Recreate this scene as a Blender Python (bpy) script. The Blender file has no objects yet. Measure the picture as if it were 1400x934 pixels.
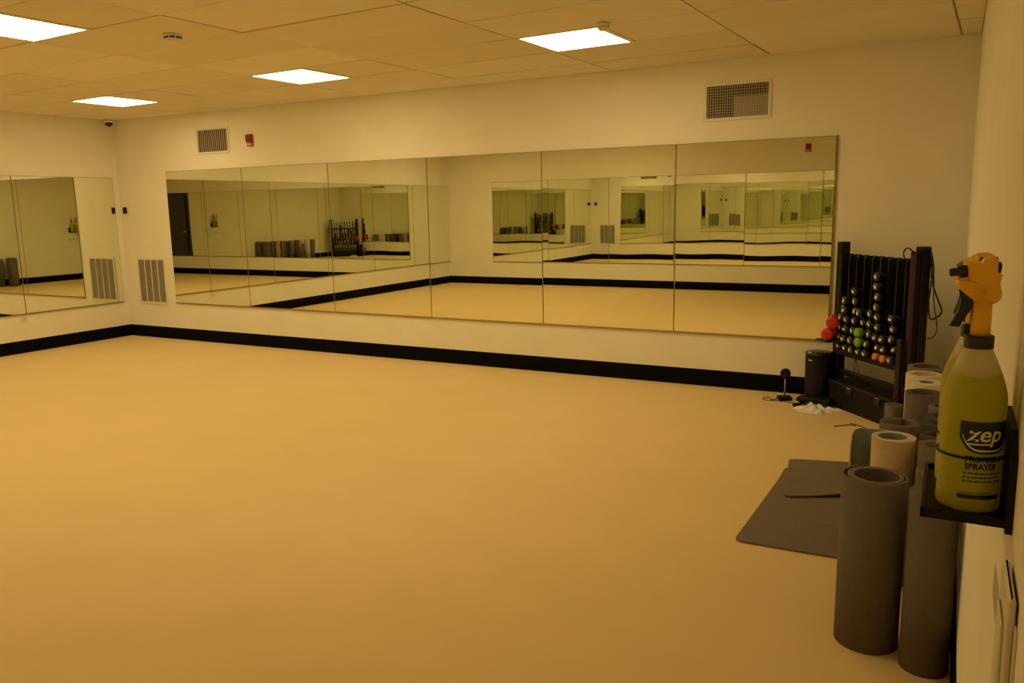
import bpy, math, random
from mathutils import Vector, Matrix, noise

random.seed(7)
SC = bpy.context.scene
COL = SC.collection
PI = math.pi

# ---------------------------------------------------------------- camera, world, exposure
W, D, H = 9.335, 7.65, 2.676            # room: x 0..W, y -D..0 (back wall y=0), z 0..H
cam_d = bpy.data.cameras.new('camera')
cam = bpy.data.objects.new('camera', cam_d)
COL.objects.link(cam)
cam_d.sensor_width = 36.0
cam_d.lens = 1109.7 / 1400 * 36.0
cam_d.clip_start = 0.02
_r = Vector((0.88023531, 0.47419245, -0.01809196))
_u = Vector((-0.06217406, 0.1530417, 0.98626195))
_f = Vector((-0.47044679, 0.86701774, -0.16419518))
cam.matrix_world = Matrix(((_r.x, _u.x, -_f.x, 9.2449), (_r.y, _u.y, -_f.y, -6.7733),
                           (_r.z, _u.z, -_f.z, 1.5479), (0, 0, 0, 1)))
SC.camera = cam
world = bpy.data.worlds.new('world')
SC.world = world
world.use_nodes = True
world.node_tree.nodes['Background'].inputs[0].default_value = (0.02, 0.014, 0.007, 1)
world.node_tree.nodes['Background'].inputs[1].default_value = 0.2
SC.view_settings.view_transform = 'Standard'
SC.view_settings.look = 'None'
SC.view_settings.exposure = 0.0
SC.view_settings.gamma = 1.0
SC.view_settings.use_curve_mapping = False
SC.cycles.max_bounces = 14
SC.cycles.glossy_bounces = 10
SC.cycles.diffuse_bounces = 5
SC.cycles.use_denoising = True
LIGHT_COLOR = (1.0, 0.745, 0.325)         # warm tubes seen with a daylight white balance
LIGHT_STRENGTH = 15.0

# ---------------------------------------------------------------- materials
def new_mat(name):
    m = bpy.data.materials.new(name)
    m.use_nodes = True
    nt = m.node_tree
    return m, nt, nt.nodes['Principled BSDF']

def pmat(name, col, rough=0.5, metal=0.0, var=0.08, scale=30.0, bump=0.0, bscale=None, spec=0.5, translucent=0.0):
    """principled material with a noise-driven colour variation and optional fine relief"""
    m, nt, b = new_mat(name)
    L = nt.links
    tc = nt.nodes.new('ShaderNodeTexCoord')
    n = nt.nodes.new('ShaderNodeTexNoise')
    n.inputs['Scale'].default_value = scale
    n.inputs['Detail'].default_value = 4
    L.new(tc.outputs['Object'], n.inputs['Vector'])
    r = nt.nodes.new('ShaderNodeValToRGB')
    r.color_ramp.elements[0].position = 0.3
    r.color_ramp.elements[1].position = 0.7
    r.color_ramp.elements[0].color = tuple(max(0, c * (1 - var)) for c in col) + (1,)
    r.color_ramp.elements[1].color = tuple(min(1, c * (1 + var)) for c in col) + (1,)
    L.new(n.outputs['Fac'], r.inputs['Fac'])
    L.new(r.outputs['Color'], b.inputs['Base Color'])
    b.inputs['Roughness'].default_value = rough
    b.inputs['Metallic'].default_value = metal
    b.inputs['Specular IOR Level'].default_value = spec
    if bump:
        n2 = nt.nodes.new('ShaderNodeTexNoise')
        n2.inputs['Scale'].default_value = bscale or scale * 6
        n2.inputs['Detail'].default_value = 3
        L.new(tc.outputs['Object'], n2.inputs['Vector'])
        bp = nt.nodes.new('ShaderNodeBump')
        bp.inputs['Strength'].default_value = 1.0
        bp.inputs['Distance'].default_value = bump
        L.new(n2.outputs['Fac'], bp.inputs['Height'])
        L.new(bp.outputs['Normal'], b.inputs['Normal'])
    if translucent:
        t = nt.nodes.new('ShaderNodeBsdfTranslucent')
        L.new(r.outputs['Color'], t.inputs['Color'])
        mx = nt.nodes.new('ShaderNodeMixShader')
        mx.inputs[0].default_value = translucent
        L.new(b.outputs[0], mx.inputs[1])
        L.new(t.outputs[0], mx.inputs[2])
        L.new(mx.outputs[0], nt.nodes['Material Output'].inputs['Surface'])
    return m

def mirror_mat(name, col, wave, seed, scale=0.9):
    m, nt, b = new_mat(name)
    L = nt.links
    b.inputs['Base Color'].default_value = col + (1,)
    b.inputs['Metallic'].default_value = 1.0
    b.inputs['Roughness'].default_value = 0.0
    tc = nt.nodes.new('ShaderNodeTexCoord')
    n = nt.nodes.new('ShaderNodeTexNoise')
    n.noise_dimensions = '4D'
    n.inputs['W'].default_value = seed
    n.inputs['Scale'].default_value = scale
    n.inputs['Detail'].default_value = 0.5
    L.new(tc.outputs['Object'], n.inputs['Vector'])
    bp = nt.nodes.new('ShaderNodeBump')
    bp.inputs['Strength'].default_value = 1.0
    bp.inputs['Distance'].default_value = wave
    L.new(n.outputs['Fac'], bp.inputs['Height'])
    L.new(bp.outputs['Normal'], b.inputs['Normal'])
    return m

def emit_mat(name, col, strength):
    m, nt, b = new_mat(name)
    b.inputs['Base Color'].default_value = (0.8, 0.8, 0.8, 1)
    b.inputs['Emission Color'].default_value = col + (1,)
    b.inputs['Emission Strength'].default_value = strength
    return m

def tile_mat():
    m, nt, b = new_mat('ceiling tile')
    L = nt.links
    oi = nt.nodes.new('ShaderNodeObjectInfo')
    r = nt.nodes.new('ShaderNodeValToRGB')
    r.color_ramp.elements[0].color = (0.84, 0.77, 0.61, 1)
    r.color_ramp.elements[1].color = (0.92, 0.86, 0.72, 1)
    L.new(oi.outputs['Random'], r.inputs['Fac'])
    tc = nt.nodes.new('ShaderNodeTexCoord')
    n = nt.nodes.new('ShaderNodeTexNoise')
    n.inputs['Scale'].default_value = 140
    n.inputs['Detail'].default_value = 5
    L.new(tc.outputs['Object'], n.inputs['Vector'])
    n2 = nt.nodes.new('ShaderNodeTexNoise')
    n2.inputs['Scale'].default_value = 2.2
    L.new(tc.outputs['Object'], n2.inputs['Vector'])
    mx = nt.nodes.new('ShaderNodeMix')
    mx.data_type = 'RGBA'
    mx.blend_type = 'MULTIPLY'
    mx.inputs[0].default_value = 0.12
    L.new(r.outputs['Color'], mx.inputs[6])
    L.new(n2.outputs['Color'], mx.inputs[7])
    L.new(mx.outputs[2], b.inputs['Base Color'])
    bp = nt.nodes.new('ShaderNodeBump')
    bp.inputs['Distance'].default_value = 0.002
    L.new(n.outputs['Fac'], bp.inputs['Height'])
    L.new(bp.outputs['Normal'], b.inputs['Normal'])
    b.inputs['Roughness'].default_value = 0.95
    b.inputs['Specular IOR Level'].default_value = 0.1
    return m

M = {}
M['wall'] = pmat('painted wall', (0.86, 0.83, 0.745), 0.75, var=0.025, scale=3, bump=0.0006, bscale=160, spec=0.25)
M['floor'] = pmat('tan sheet vinyl', (0.77, 0.595, 0.325), 0.65, var=0.018, scale=2.2, bump=0.0003, bscale=220, spec=0.08)
M['tile'] = tile_mat()
M['tbar'] = pmat('ceiling grid', (0.42, 0.37, 0.28), 0.8, var=0.03)
M['base'] = pmat('black cove base', (0.004, 0.0042, 0.004), 0.65, var=0.15, scale=8, spec=0.06)
M['mirror'] = mirror_mat('mirror back wall', (0.86, 0.885, 0.75), 0.00012, 3.0)
M['mirror_l'] = mirror_mat('mirror left wall', (0.86, 0.885, 0.75), 0.00025, 8.0)
M['mirror_f'] = mirror_mat('mirror front wall', (0.86, 0.885, 0.75), 0.0018, 17.0, 1.1)
M['edge'] = pmat('mirror edge', (0.22, 0.17, 0.06), 0.4, var=0.1)
M['channel'] = pmat('bronze channel', (0.40, 0.30, 0.14), 0.35, metal=0.7, var=0.08)
M['diffuser'] = emit_mat('lit diffuser', LIGHT_COLOR, LIGHT_STRENGTH)
M['white'] = pmat('white enamel', (0.78, 0.74, 0.66), 0.45, var=0.03)
M['grille'] = pmat('grille enamel', (0.50, 0.45, 0.38), 0.5, var=0.05)
M['louvre'] = pmat('louvre enamel', (0.33, 0.29, 0.24), 0.55, var=0.05)
M['duct'] = pmat('dark duct', (0.05, 0.035, 0.025), 0.8, var=0.2)
M['ductmetal'] = pmat('duct sheet metal', (0.32, 0.28, 0.23), 0.55, metal=0.2, var=0.1, scale=6)
M['red'] = pmat('red plastic', (0.42, 0.018, 0.014), 0.35, var=0.06)
M['lens'] = pmat('clear strobe lens', (0.7, 0.5, 0.42), 0.15, var=0.05)
M['black'] = pmat('black plastic', (0.007, 0.007, 0.0075), 0.55, var=0.2, spec=0.25)
M['blackmetal'] = pmat('black powder coat', (0.006, 0.006, 0.0065), 0.45, var=0.2, scale=60, spec=0.25)
M['blackgloss'] = pmat('black gloss plastic', (0.012, 0.012, 0.013), 0.18, var=0.1)
M['screen'] = pmat('dark display', (0.015, 0.02, 0.02), 0.2, var=0.05)
M['neoprene'] = pmat('black vinyl dip', (0.016, 0.017, 0.018), 0.22, var=0.1)
M['print'] = pmat('white print', (0.72, 0.70, 0.66), 0.5, var=0.12, scale=90)
M['redvinyl'] = pmat('red vinyl dip', (0.55, 0.03, 0.035), 0.35, var=0.06)
M['greenvinyl'] = pmat('green vinyl dip', (0.20, 0.45, 0.03), 0.35, var=0.06)
M['orangevinyl'] = pmat('orange vinyl dip', (0.75, 0.27, 0.02), 0.4, var=0.06)
M['steel'] = pmat('steel', (0.45, 0.44, 0.42), 0.3, metal=0.9, var=0.05)
M['purple'] = pmat('purple rubber', (0.022, 0.006, 0.017), 0.75, var=0.1)
M['webbing'] = pmat('black webbing', (0.018, 0.016, 0.017), 0.8, var=0.15, scale=120)
M['matgrey'] = pmat('grey foam mat', (0.155, 0.135, 0.125), 0.85, var=0.06, scale=60, bump=0.0006, bscale=300, spec=0.2)
M['matbrown'] = pmat('taupe foam mat', (0.19, 0.155, 0.13), 0.85, var=0.06, scale=60, bump=0.0006, bscale=300, spec=0.2)
M['matdark'] = pmat('charcoal foam mat', (0.085, 0.075, 0.078), 0.85, var=0.06, scale=60, bump=0.0006, bscale=300, spec=0.2)
M['matmauve'] = pmat('mauve grey foam mat', (0.14, 0.115, 0.125), 0.85, var=0.06, scale=60, bump=0.0006, bscale=300, spec=0.2)
M['mattan'] = pmat('tan foam mat', (0.52, 0.38, 0.25), 0.85, var=0.05, scale=60, bump=0.0006, bscale=300, spec=0.2)
M['matcream'] = pmat('cream foam mat', (0.66, 0.60, 0.50), 0.85, var=0.05, scale=60, bump=0.0006, bscale=300, spec=0.2)
M['matteal'] = pmat('teal grey foam mat', (0.17, 0.20, 0.19), 0.85, var=0.06, scale=60, bump=0.0006, bscale=300, spec=0.2)
M['liquid'] = pmat('yellow cleaner in translucent bottle', (0.62, 0.61, 0.04), 0.35, var=0.04, scale=12, translucent=0.4)
M['hdpe'] = pmat('empty translucent bottle', (0.88, 0.84, 0.55), 0.4, var=0.04, scale=12, translucent=0.45)
M['sprayer'] = pmat('yellow sprayer plastic', (1.0, 0.56, 0.02), 0.35, var=0.04)
M['navy'] = pmat('navy plastic', (0.012, 0.016, 0.035), 0.4, var=0.1)
M['navyink'] = pmat('navy label ink', (0.012, 0.022, 0.04), 0.5, var=0.05)
M['labelwhite'] = pmat('pale label ink', (0.80, 0.80, 0.62), 0.5, var=0.04)
M['cloth'] = pmat('white cotton', (0.86, 0.83, 0.80), 0.95, var=0.10, scale=25, bump=0.001, bscale=300)
M['door'] = pmat('black painted door', (0.014, 0.013, 0.013), 0.45, var=0.15, scale=10)
M['tape'] = pmat('clear tape', (0.70, 0.66, 0.58), 0.25, var=0.03)
M['plate'] = pmat('ivory wall plate', (0.78, 0.72, 0.62), 0.35, var=0.04)

# ---------------------------------------------------------------- mesh helpers
class MB:
    def __init__(s):
        s.v, s.f, s.m = [], [], []
        s.smooth = []
    def add(s, vs, fs, mi=0, smooth=False, xf=None):
        o = len(s.v)
        s.v += [tuple(xf @ Vector(v)) if xf else tuple(v) for v in vs]
        for f in fs:
            s.f.append(tuple(o + i for i in f))
            s.m.append(mi)
            s.smooth.append(smooth)
        return s
    def box(s, a, b, mi=0, xf=None, bev=0.0):
        x0, y0, z0 = a
        x1, y1, z1 = b
        if bev <= 0:
            vs = [(x0, y0, z0), (x1, y0, z0), (x1, y1, z0), (x0, y1, z0), (x0, y0, z1), (x1, y0, z1), (x1, y1, z1), (x0, y1, z1)]
            fs = [(0, 3, 2, 1), (4, 5, 6, 7), (0, 1, 5, 4), (1, 2, 6, 5), (2, 3, 7, 6), (3, 0, 4, 7)]
            return s.add(vs, fs, mi, False, xf)
        e = bev
        rings = []
        for z, k in ((z0, e), (z0 + e, 0), (z1 - e, 0), (z1, e)):
            c = e * 0.6
            xa, xb, ya, yb = x0 + k * 0.7, x1 - k * 0.7, y0 + k * 0.7, y1 - k * 0.7
            rings.append([(xa + c, ya, z), (xb - c, ya, z), (xb, ya + c, z), (xb, yb - c, z), (xb - c, yb, z), (xa + c, yb, z), (xa, yb - c, z), (xa, ya + c, z)])
        return s.loft(rings, mi, xf=xf)
    def loft(s, rings, mi=0, closed=True, caps=True, smooth=False, xf=None):
        n = len(rings[0])
        vs = [p for r in rings for p in r]
        fs = []
        for i in range(len(rings) - 1):
            for j in range(n if closed else n - 1):
                k = (j + 1) % n
                fs.append((i * n + j, i * n + k, (i + 1) * n + k, (i + 1) * n + j))
        s.add(vs, fs, mi, smooth, xf)
        if caps:
            o = len(s.v) - len(vs)
            s.f.append(tuple(o + i for i in reversed(range(n))))
            s.f.append(tuple(o + (len(rings) - 1) * n + i for i in range(n)))
            s.m += [mi, mi]
            s.smooth += [False, False]
        return s
    def lathe(s, prof, n=32, mi=0, smooth=True, xf=None, caps=True):
        rings = [[(r * math.cos(2 * PI * j / n), r * math.sin(2 * PI * j / n), z) for j in range(n)] for r, z in prof]
        return s.loft(rings, mi, True, caps, smooth, xf)
    def prism(s, poly, y0, y1, mi=0, xf=None, inset=0.0):
        """poly in (x,z), extruded in y; inset narrows both faces (a soft chamfer)"""
        cx = sum(p[0] for p in poly) / len(poly)
        cz = sum(p[1] for p in poly) / len(poly)
        k = 1 - inset
        sm = [(cx + (x - cx) * k, cz + (z - cz) * k) for x, z in poly]
        e = (y1 - y0) * 0.22 if inset else 0
        rings = []
        if inset:
            rings.append([(x, y0, z) for x, z in sm])
        rings.append([(x, y0 + e, z) for x, z in poly])
        rings.append([(x, y1 - e, z) for x, z in poly])
        if inset:
            rings.append([(x, y1, z) for x, z in sm])
        return s.loft(rings, mi, xf=xf)
    def tube(s, pts, r, n=8, mi=0, xf=None, closed=False):
        pts = [Vector(p) for p in pts]
        rings = []
        up = Vector((0, 0, 1))
        m = len(pts)
        for i, p in enumerate(pts):
            a = pts[(i - 1) % m] if (closed or i > 0) else p
            b = pts[(i + 1) % m] if (closed or i < m - 1) else p
            t = (b - a).normalized()
            q = t.cross(up)
            if q.length < 1e-3:
                q = t.cross(Vector((1, 0, 0)))
            q.normalize()
            w = q.cross(t)
            rings.append([tuple(p + (q * math.cos(2 * PI * j / n) + w * math.sin(2 * PI * j / n)) * r) for j in range(n)])
        if closed:
            rings.append(rings[0])
        return s.loft(rings, mi, True, not closed, True, xf)
    def mesh(s, name, mats):
        me = bpy.data.meshes.new(name)
        me.from_pydata(s.v, [], s.f)
        for m in (mats if isinstance(mats, (list, tuple)) else [mats]):
            me.materials.append(M[m] if isinstance(m, str) else m)
        me.polygons.foreach_set('material_index', s.m)
        me.polygons.foreach_set('use_smooth', s.smooth)
        me.update()
        return me
    def build(s, name, mats, parent=None, loc=None, rot=None):
        return link(name, s.mesh(name, mats), parent, loc, rot)

def link(name, me, parent=None, loc=None, rot=None):
    o = bpy.data.objects.new(name, me)
    COL.objects.link(o)
    if parent:
        o.parent = parent
    if loc:
        o.location = loc
    if rot:
        o.rotation_euler = rot
    return o

def tag(o, label=None, cat=None, group=None, kind=None):
    if label: o['label'] = label
    if cat: o['category'] = cat
    if group: o['group'] = group
    if kind: o['kind'] = kind
    return o

def thing(name, label, cat, loc=(0, 0, 0), rotz=0.0, group=None):
    o = link(name, None, None, loc, (0, 0, rotz))
    o.empty_display_size = 0.05
    return tag(o, label, cat, group)

def axis_xf(p, d):
    """matrix that takes local +z to direction d at point p"""
    return Matrix.Translation(Vector(p)) @ Vector(d).normalized().to_track_quat('Z', 'Y').to_matrix().to_4x4()

ORD = ['first', 'second', 'third', 'fourth', 'fifth', 'sixth', 'seventh', 'eighth', 'ninth', 'tenth']

# ---------------------------------------------------------------- the shell
tag(MB().box((-0.1, -D - 0.1, -0.1), (W + 0.1, 0.1, 0)).build('floor', 'floor'), 'smooth tan sheet floor of the studio', None, None, 'structure')
tag(MB().box((-0.1, 0, 0), (W + 0.1, 0.1, H + 0.12)).build('wall_back', 'wall'), 'cream painted back wall behind the long mirror', None, None, 'structure')
tag(MB().box((-0.1, -D, 0), (0, 0, H + 0.12)).build('wall_left', 'wall'), 'cream painted left wall', None, None, 'structure')
tag(MB().box((-0.1, -D - 0.1, 0), (W + 0.1, -D, H + 0.12)).build('wall_front', 'wall'), 'cream painted wall behind the camera', None, None, 'structure')
DY0, DY1, DZ = -7.32, -6.36, 2.06       # doorway in the right wall, beside the camera
wr = MB().box((W, -D, 0), (W + 0.1, DY0, H + 0.12)).box((W, DY1, 0), (W + 0.1, 0, H + 0.12)).box((W, DY0, DZ), (W + 0.1, DY1, H + 0.12))
tag(wr.build('wall_right', 'wall'), 'cream painted right wall beside the mats', None, None, 'structure')

# cove base
BH = 0.1415
def cove(name, a, b, nrm, label):
    a, b, n = Vector(a), Vector(b), Vector(nrm)
    prof = [(0, 0), (0.010, 0), (0.008, 0.004), (0.004, 0.012), (0.004, BH - 0.003), (0.002, BH), (0, BH)]
    rings = [[tuple(p + n * d + Vector((0, 0, z))) for d, z in prof] for p in (a, b)]
    tag(MB().loft(rings).build(name, 'base'), label, None, None, 'structure')
cove('baseboard_back', (0.0, 0, 0), (W, 0, 0), (0, -1, 0), 'black rubber cove base along the back wall')
cove('baseboard_left', (0, -D, 0), (0, 0, 0), (1, 0, 0), 'black rubber cove base along the left wall')
cove('baseboard_front', (0, -D, 0), (W, -D, 0), (0, 1, 0), 'black rubber cove base along the wall behind the camera')
cove('baseboard_right', (W, DY1 + 0.06, 0), (W, 0, 0), (-1, 0, 0), 'black rubber cove base along the right wall')

# door
door = MB().box((W + 0.015, DY0 + 0.045, 0.005), (W + 0.055, DY1 - 0.045, DZ - 0.045), bev=0.003).build('door_1', 'door')
tag(door, 'black door in the right wall next to the camera', None, None, 'structure')
fr = MB()
fr.box((W - 0.012, DY0 - 0.05, 0), (W + 0.1, DY0 + 0.04, DZ + 0.05)).box((W - 0.012, DY1 - 0.04, 0), (W + 0.1, DY1 + 0.05, DZ + 0.05)).box((W - 0.012, DY0 + 0.04, DZ - 0.04), (W + 0.1, DY1 - 0.04, DZ + 0.05))
fr.build('door_frame', 'door', door)
hd = MB().lathe([(0.025, 0), (0.025, 0.006), (0.01, 0.008), (0.01, 0.03)], 16, xf=axis_xf((W + 0.015, DY1 - 0.11, 1.02), (-1, 0, 0)))
hd.box((W - 0.022, DY1 - 0.22, 1.01), (W - 0.010, DY1 - 0.10, 1.03), bev=0.003)
hd.build('door_handle', 'steel', door)

# ---------------------------------------------------------------- suspended ceiling
TH = math.radians(-2.6)
GX, GY = 0.654, 0.596
O = Vector((6.86, -1.375))
ex = Vector((math.cos(TH), math.sin(TH))) * GX
ey = Vector((-math.sin(TH), math.cos(TH))) * GY
def cell(i, j): return O + ex * i + ey * j
def clip(poly, lo, hi):
    for ax, val, sgn in ((0, lo[0], 1), (0, hi[0], -1), (1, lo[1], 1), (1, hi[1], -1)):
        out = []
        for a, b in zip(poly, poly[1:] + poly[:1]):
            ia, ib = (a[ax] - val) * sgn >= 0, (b[ax] - val) * sgn >= 0
            if ia: out.append(a)
            if ia != ib:
                t = (val - a[ax]) / (b[ax] - a[ax])
                out.append(a + (b - a) * t)
        poly = out
        if not poly: return []
    return poly
ceiling = MB().box((-0.1, -D - 0.1, H + 0.009), (W + 0.1, 0.1, H + 0.12)).build('ceiling', 'tbar')
tag(ceiling, 'suspended ceiling of large pale tiles', None, None, 'structure')
light_cells = [(i, j) for i in (0, -4, -8) for j in (0, -4, -8) if (i, j) != (0, -8)]
full_me = {}
def add_tile(i0, i1, j):
    g = 0.0065
    def pts():
        return [cell(i0, j - .5) + ex.normalized() * g + ey.normalized() * g, cell(i1, j - .5) - ex.normalized() * g + ey.normalized() * g,
                cell(i1, j + .5) - ex.normalized() * g - ey.normalized() * g, cell(i0, j + .5) + ex.normalized() * g - ey.normalized() * g]
    raw = pts()
    poly = clip(raw, (0.004, -D + 0.004), (W - 0.004, -0.004))
    if len(poly) < 3: return
    area = abs(sum(a.x * b.y - b.x * a.y for a, b in zip(poly, poly[1:] + poly[:1]))) / 2
    if area < 0.004: return
    c = sum(poly, Vector((0, 0))) / len(poly)
    whole = len(poly) == 4 and all((p - q).length < 1e-6 for p, q in zip(poly, raw))
    key = round(i1 - i0, 3)
    if whole and key in full_me:
        me = full_me[key]
    else:
        def ring(k, z): return [((p.x - c.x) * k, (p.y - c.y) * k, z) for p in poly]
        me = MB().loft([ring(1, 0.014), ring(1, 0.0025), ring(0.994, 0.0)]).mesh('ceiling_tile', 'tile')
        if whole: full_me[key] = me
    o = link('ceiling_tile', me, ceiling)
    drop = random.choice([0, 0, 0, 0.001, 0.002, 0.004])
    o.location = (c.x, c.y, H - drop)
    o.rotation_euler = (random.uniform(-1, 1) * 0.0045, random.uniform(-1, 1) * 0.0022, 0)
for k in range(-6, 4):
    for j in range(-12, 5):
        i0 = -0.5 + 2 * k
        if (i0 + 0.5, j) in light_cells:
            add_tile(i0 + 1, i0 + 2, j)
        else:
            add_tile(i0, i0 + 2, j)

lmsg = {(0, 0): 'lit square ceiling panel above the back mirror, right of centre', (-4, 0): 'lit square ceiling panel above the back mirror, between two others',
        (-8, 0): 'small far lit square ceiling panel near the back left corner', (-4, -4): 'large lit square ceiling panel cut by the left edge of the picture'}
far = ['middle row, above the flat mats side of the room', 'row nearest the camera, in the centre of the room', 'middle row, nearest the left wall', 'row nearest the camera, nearest the left wall']
frame_me = diff_me = None
for (i, j) in light_cells:
    p = cell(i, j)
    lab = lmsg.get((i, j)) or 'lit square ceiling panel in the ' + far.pop(0)
    t = thing('ceiling_light', lab, 'ceiling light', (p.x, p.y, H), TH, 'square ceiling light panels')
    if frame_me is None:
        a, b = GX / 2 - 0.003, GY / 2 - 0.003
        c, d = 0.288, 0.279
        m = MB()
        for s in (-1, 1):
            x0, x1 = sorted((s * a, s * c))
            m.box((x0, -b, -0.004), (x1, b, 0.006))
            y0, y1 = sorted((s * b, s * d))
            m.box((-c, y0, -0.004), (c, y1, 0.006))
        frame_me = m.mesh('frame', 'white')
        diff_me = MB().box((-c, -d, -0.001), (c, d, 0.005)).mesh('diffuser', 'diffuser')
    link('frame', frame_me, t)
    link('diffuser', diff_me, t)

# ---------------------------------------------------------------- mirrors
def mirror_panel(w, h, th, fmat):
    """standing panel, local x along the wall, z up, front face at y=-th"""
    e = 0.004
    m = MB()
    m.loft([[(0, 0, 0), (w, 0, 0), (w, 0, h), (0, 0, h)], [(0, -th + 0.002, 0), (w, -th + 0.002, 0), (w, -th + 0.002, h), (0, -th + 0.002, h)],
            [(e, -th, e), (w - e, -th, e), (w - e, -th, h - e), (e, -th, h - e)]], 1)
    m.m[-1] = 0
    return m.mesh('wall_mirror', [fmat, 'edge'])
g = 0.002
rnd = random.Random(5)
# back wall
bx0, bx1, bz0, bz1 = 0.895, 8.422, 0.455, 2.034
pw = (bx1 - bx0) / 6
me = mirror_panel(pw - g, bz1 - bz0, 0.006, 'mirror')
for k in range(6):
    o = link('wall_mirror', me, None, (bx0 + k * pw, -0.004, bz0), (rnd.uniform(-.0005, .0005), 0, rnd.uniform(-.0004, .0004)))
    tag(o, 'tall mirror panel on the back wall, %s from the left' % (ORD[k] if k < 5 else 'sixth, ending beside the dumbbell rack,'), 'mirror', 'mirror panels on the back wall')
# left wall
ly0, ly1, lz0, lz1 = -7.613, -0.078, 0.443, 1.984
pl = (ly1 - ly0) / 6
me = mirror_panel(pl - g, lz1 - lz0, 0.006, 'mirror_l')
for k in range(6):
    o = link('wall_mirror', me, None, (0.004, ly1 - (k + 1) * pl + 0.001, lz0), (0, rnd.uniform(-.0004, .0004), PI / 2 + rnd.uniform(-.0005, .0005)))
    tag(o, 'tall mirror panel on the left wall, %s from the back corner' % ORD[k], 'mirror', 'mirror panels on the left wall')
# front wall (behind the camera)
fx0, fx1 = 1.0345, 8.56
pf = (fx1 - fx0) / 6
me = mirror_panel(pf - g, bz1 - bz0, 0.006, 'mirror_f')
for k in range(6):
    o = link('wall_mirror', me, None, (fx0 + (k + 1) * pf, -D + 0.004, bz0), (rnd.uniform(-.0012, .0012), 0, PI + rnd.uniform(-.001, .001)))
    tag(o, 'wavy mirror panel on the wall behind the camera, %s from the left wall' % ORD[k], 'mirror', 'mirror panels behind the camera')
# channels under and beside the mirrors
tag(MB().box((bx0 - 0.004, -0.014, bz0 - 0.010), (bx1 + 0.012, 0, bz0 - 0.001)).box((bx0 - 0.004, -0.014, bz0 - 0.001), (bx1 + 0.012, -0.0115, bz0 + 0.006)).build('trim_1', 'channel'), 'thin bronze channel under the back wall mirrors', None, None, 'structure')
tag(MB().box((bx1 + 0.001, -0.013, bz0), (bx1 + 0.008, 0, bz1 + 0.006)).build('trim_2', 'channel'), 'dark strip at the right end of the back wall mirrors', None, None, 'structure')
tag(MB().box((0, ly0 - 0.004, lz0 - 0.010), (0.014, ly1 + 0.004, lz0 - 0.001)).build('trim_3', 'channel'), 'thin bronze channel under the left wall mirrors', None, None, 'structure')
tag(MB().box((fx0 - 0.004, -D, bz0 - 0.010), (fx1 + 0.004, -D + 0.014, bz0 - 0.001)).build('trim_4', 'channel'), 'thin bronze channel under the mirrors behind the camera', None, None, 'structure')

# ---------------------------------------------------------------- wall and ceiling fittings
def frame_boxes(m, x0, x1, z0, z1, b, y0, y1, bev=0.0):
    m.box((x0, y0, z0), (x1, y1, z0 + b), bev=bev).box((x0, y0, z1 - b), (x1, y1, z1), bev=bev)
    m.box((x0, y0, z0 + b), (x0 + b, y1, z1 - b), bev=bev).box((x1 - b, y0, z0 + b), (x1, y1, z1 - b), bev=bev)
    return m
# supply grille, upper right
t = thing('air_grille', 'egg-crate supply air grille high on the back wall, right side', 'vent', (7.39, 0, 2.20))
w, h = 0.535, 0.297
frame_boxes(MB(), 0, w, 0, h, 0.024, -0.010, 0.0).build('frame', 'white', t)
MB().box((0.02, -0.0035, 0.02), (w - 0.02, -0.0005, h - 0.02)).build('duct_opening', 'duct', t)
MB().box((w * 0.45, -0.0045, 0.025), (w - 0.026, -0.0036, h * 0.62)).build('duct_damper', 'ductmetal', t)
vme = MB().box((-0.0022, -0.0105, 0.0235), (0.0022, -0.0065, h - 0.0235)).mesh('vertical_blade', 'grille')
hme = MB().box((0.0235, -0.0068, -0.0018), (w - 0.0235, -0.0046, 0.0018)).mesh('horizontal_blade', 'grille')
for k in range(25):
    link('vertical_blade', vme, t, (0.024 + (w - 0.048) * (k + 0.7) / 25.4, 0, 0))
for k in range(11):
    link('horizontal_blade', hme, t, (0, 0, 0.024 + (h - 0.048) * (k + 0.7) / 11.4))
# return-style grille, upper left
t = thing('air_grille', 'small vertical-bladed air grille high on the back wall by the red strobe', 'vent', (1.49, 0, 2.228))
w, h = 0.475, 0.247
frame_boxes(MB(), -0.022, w + 0.022, -0.022, h + 0.022, 0.024, -0.010, 0.0).build('frame', 'white', t)
MB().box((0.0, -0.0035, 0.0), (w, -0.0005, h)).build('duct_opening', 'duct', t)
vme = MB().box((-0.0045, -0.0105, 0.0), (0.0045, -0.0042, h)).mesh('vertical_blade', 'grille')
for k in range(15):
    link('vertical_blade', vme, t, (w * (k + 0.6) / 15.2, 0, 0), (0, 0, 0.0))
# return register, lower left
t = thing('return_grille', 'tall louvred return air grille low on the back wall by the left corner', 'vent', (0.228, 0, 0.424))
w, h = 0.52, 0.575
frame_boxes(MB(), 0, w, 0, h, 0.028, -0.012, 0.0).build('frame', 'white', t)
MB().box((0.02, -0.003, 0.02), (w - 0.02, -0.0005, h - 0.02)).build('duct_opening', 'duct', t)
for k in range(3):
    x = 0.028 + (w - 0.056) * (k + 1) / 4
    MB().box((x - 0.006, -0.0115, 0.028), (x + 0.006, -0.003, h - 0.028)).build('mullion', 'white', t)
lou = MB()
cw = (w - 0.056) / 4 - 0.012
for q in range(28):
    z = 0.030 + (h - 0.062) * q / 28
    lou.add([(0, -0.0105, z), (cw, -0.0105, z), (cw, -0.0035, z + 0.0125), (0, -0.0035, z + 0.0125), (0, -0.0105, z + 0.0015), (cw, -0.0105, z + 0.0015), (cw, -0.0035, z + 0.014), (0, -0.0035, z + 0.014)],
            [(0, 1, 2, 3), (4, 7, 6, 5), (0, 4, 5, 1), (2, 6, 7, 3), (1, 5, 6, 2), (0, 3, 7, 4)])
lme = lou.mesh('louvre_bank', 'louvre')
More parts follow.
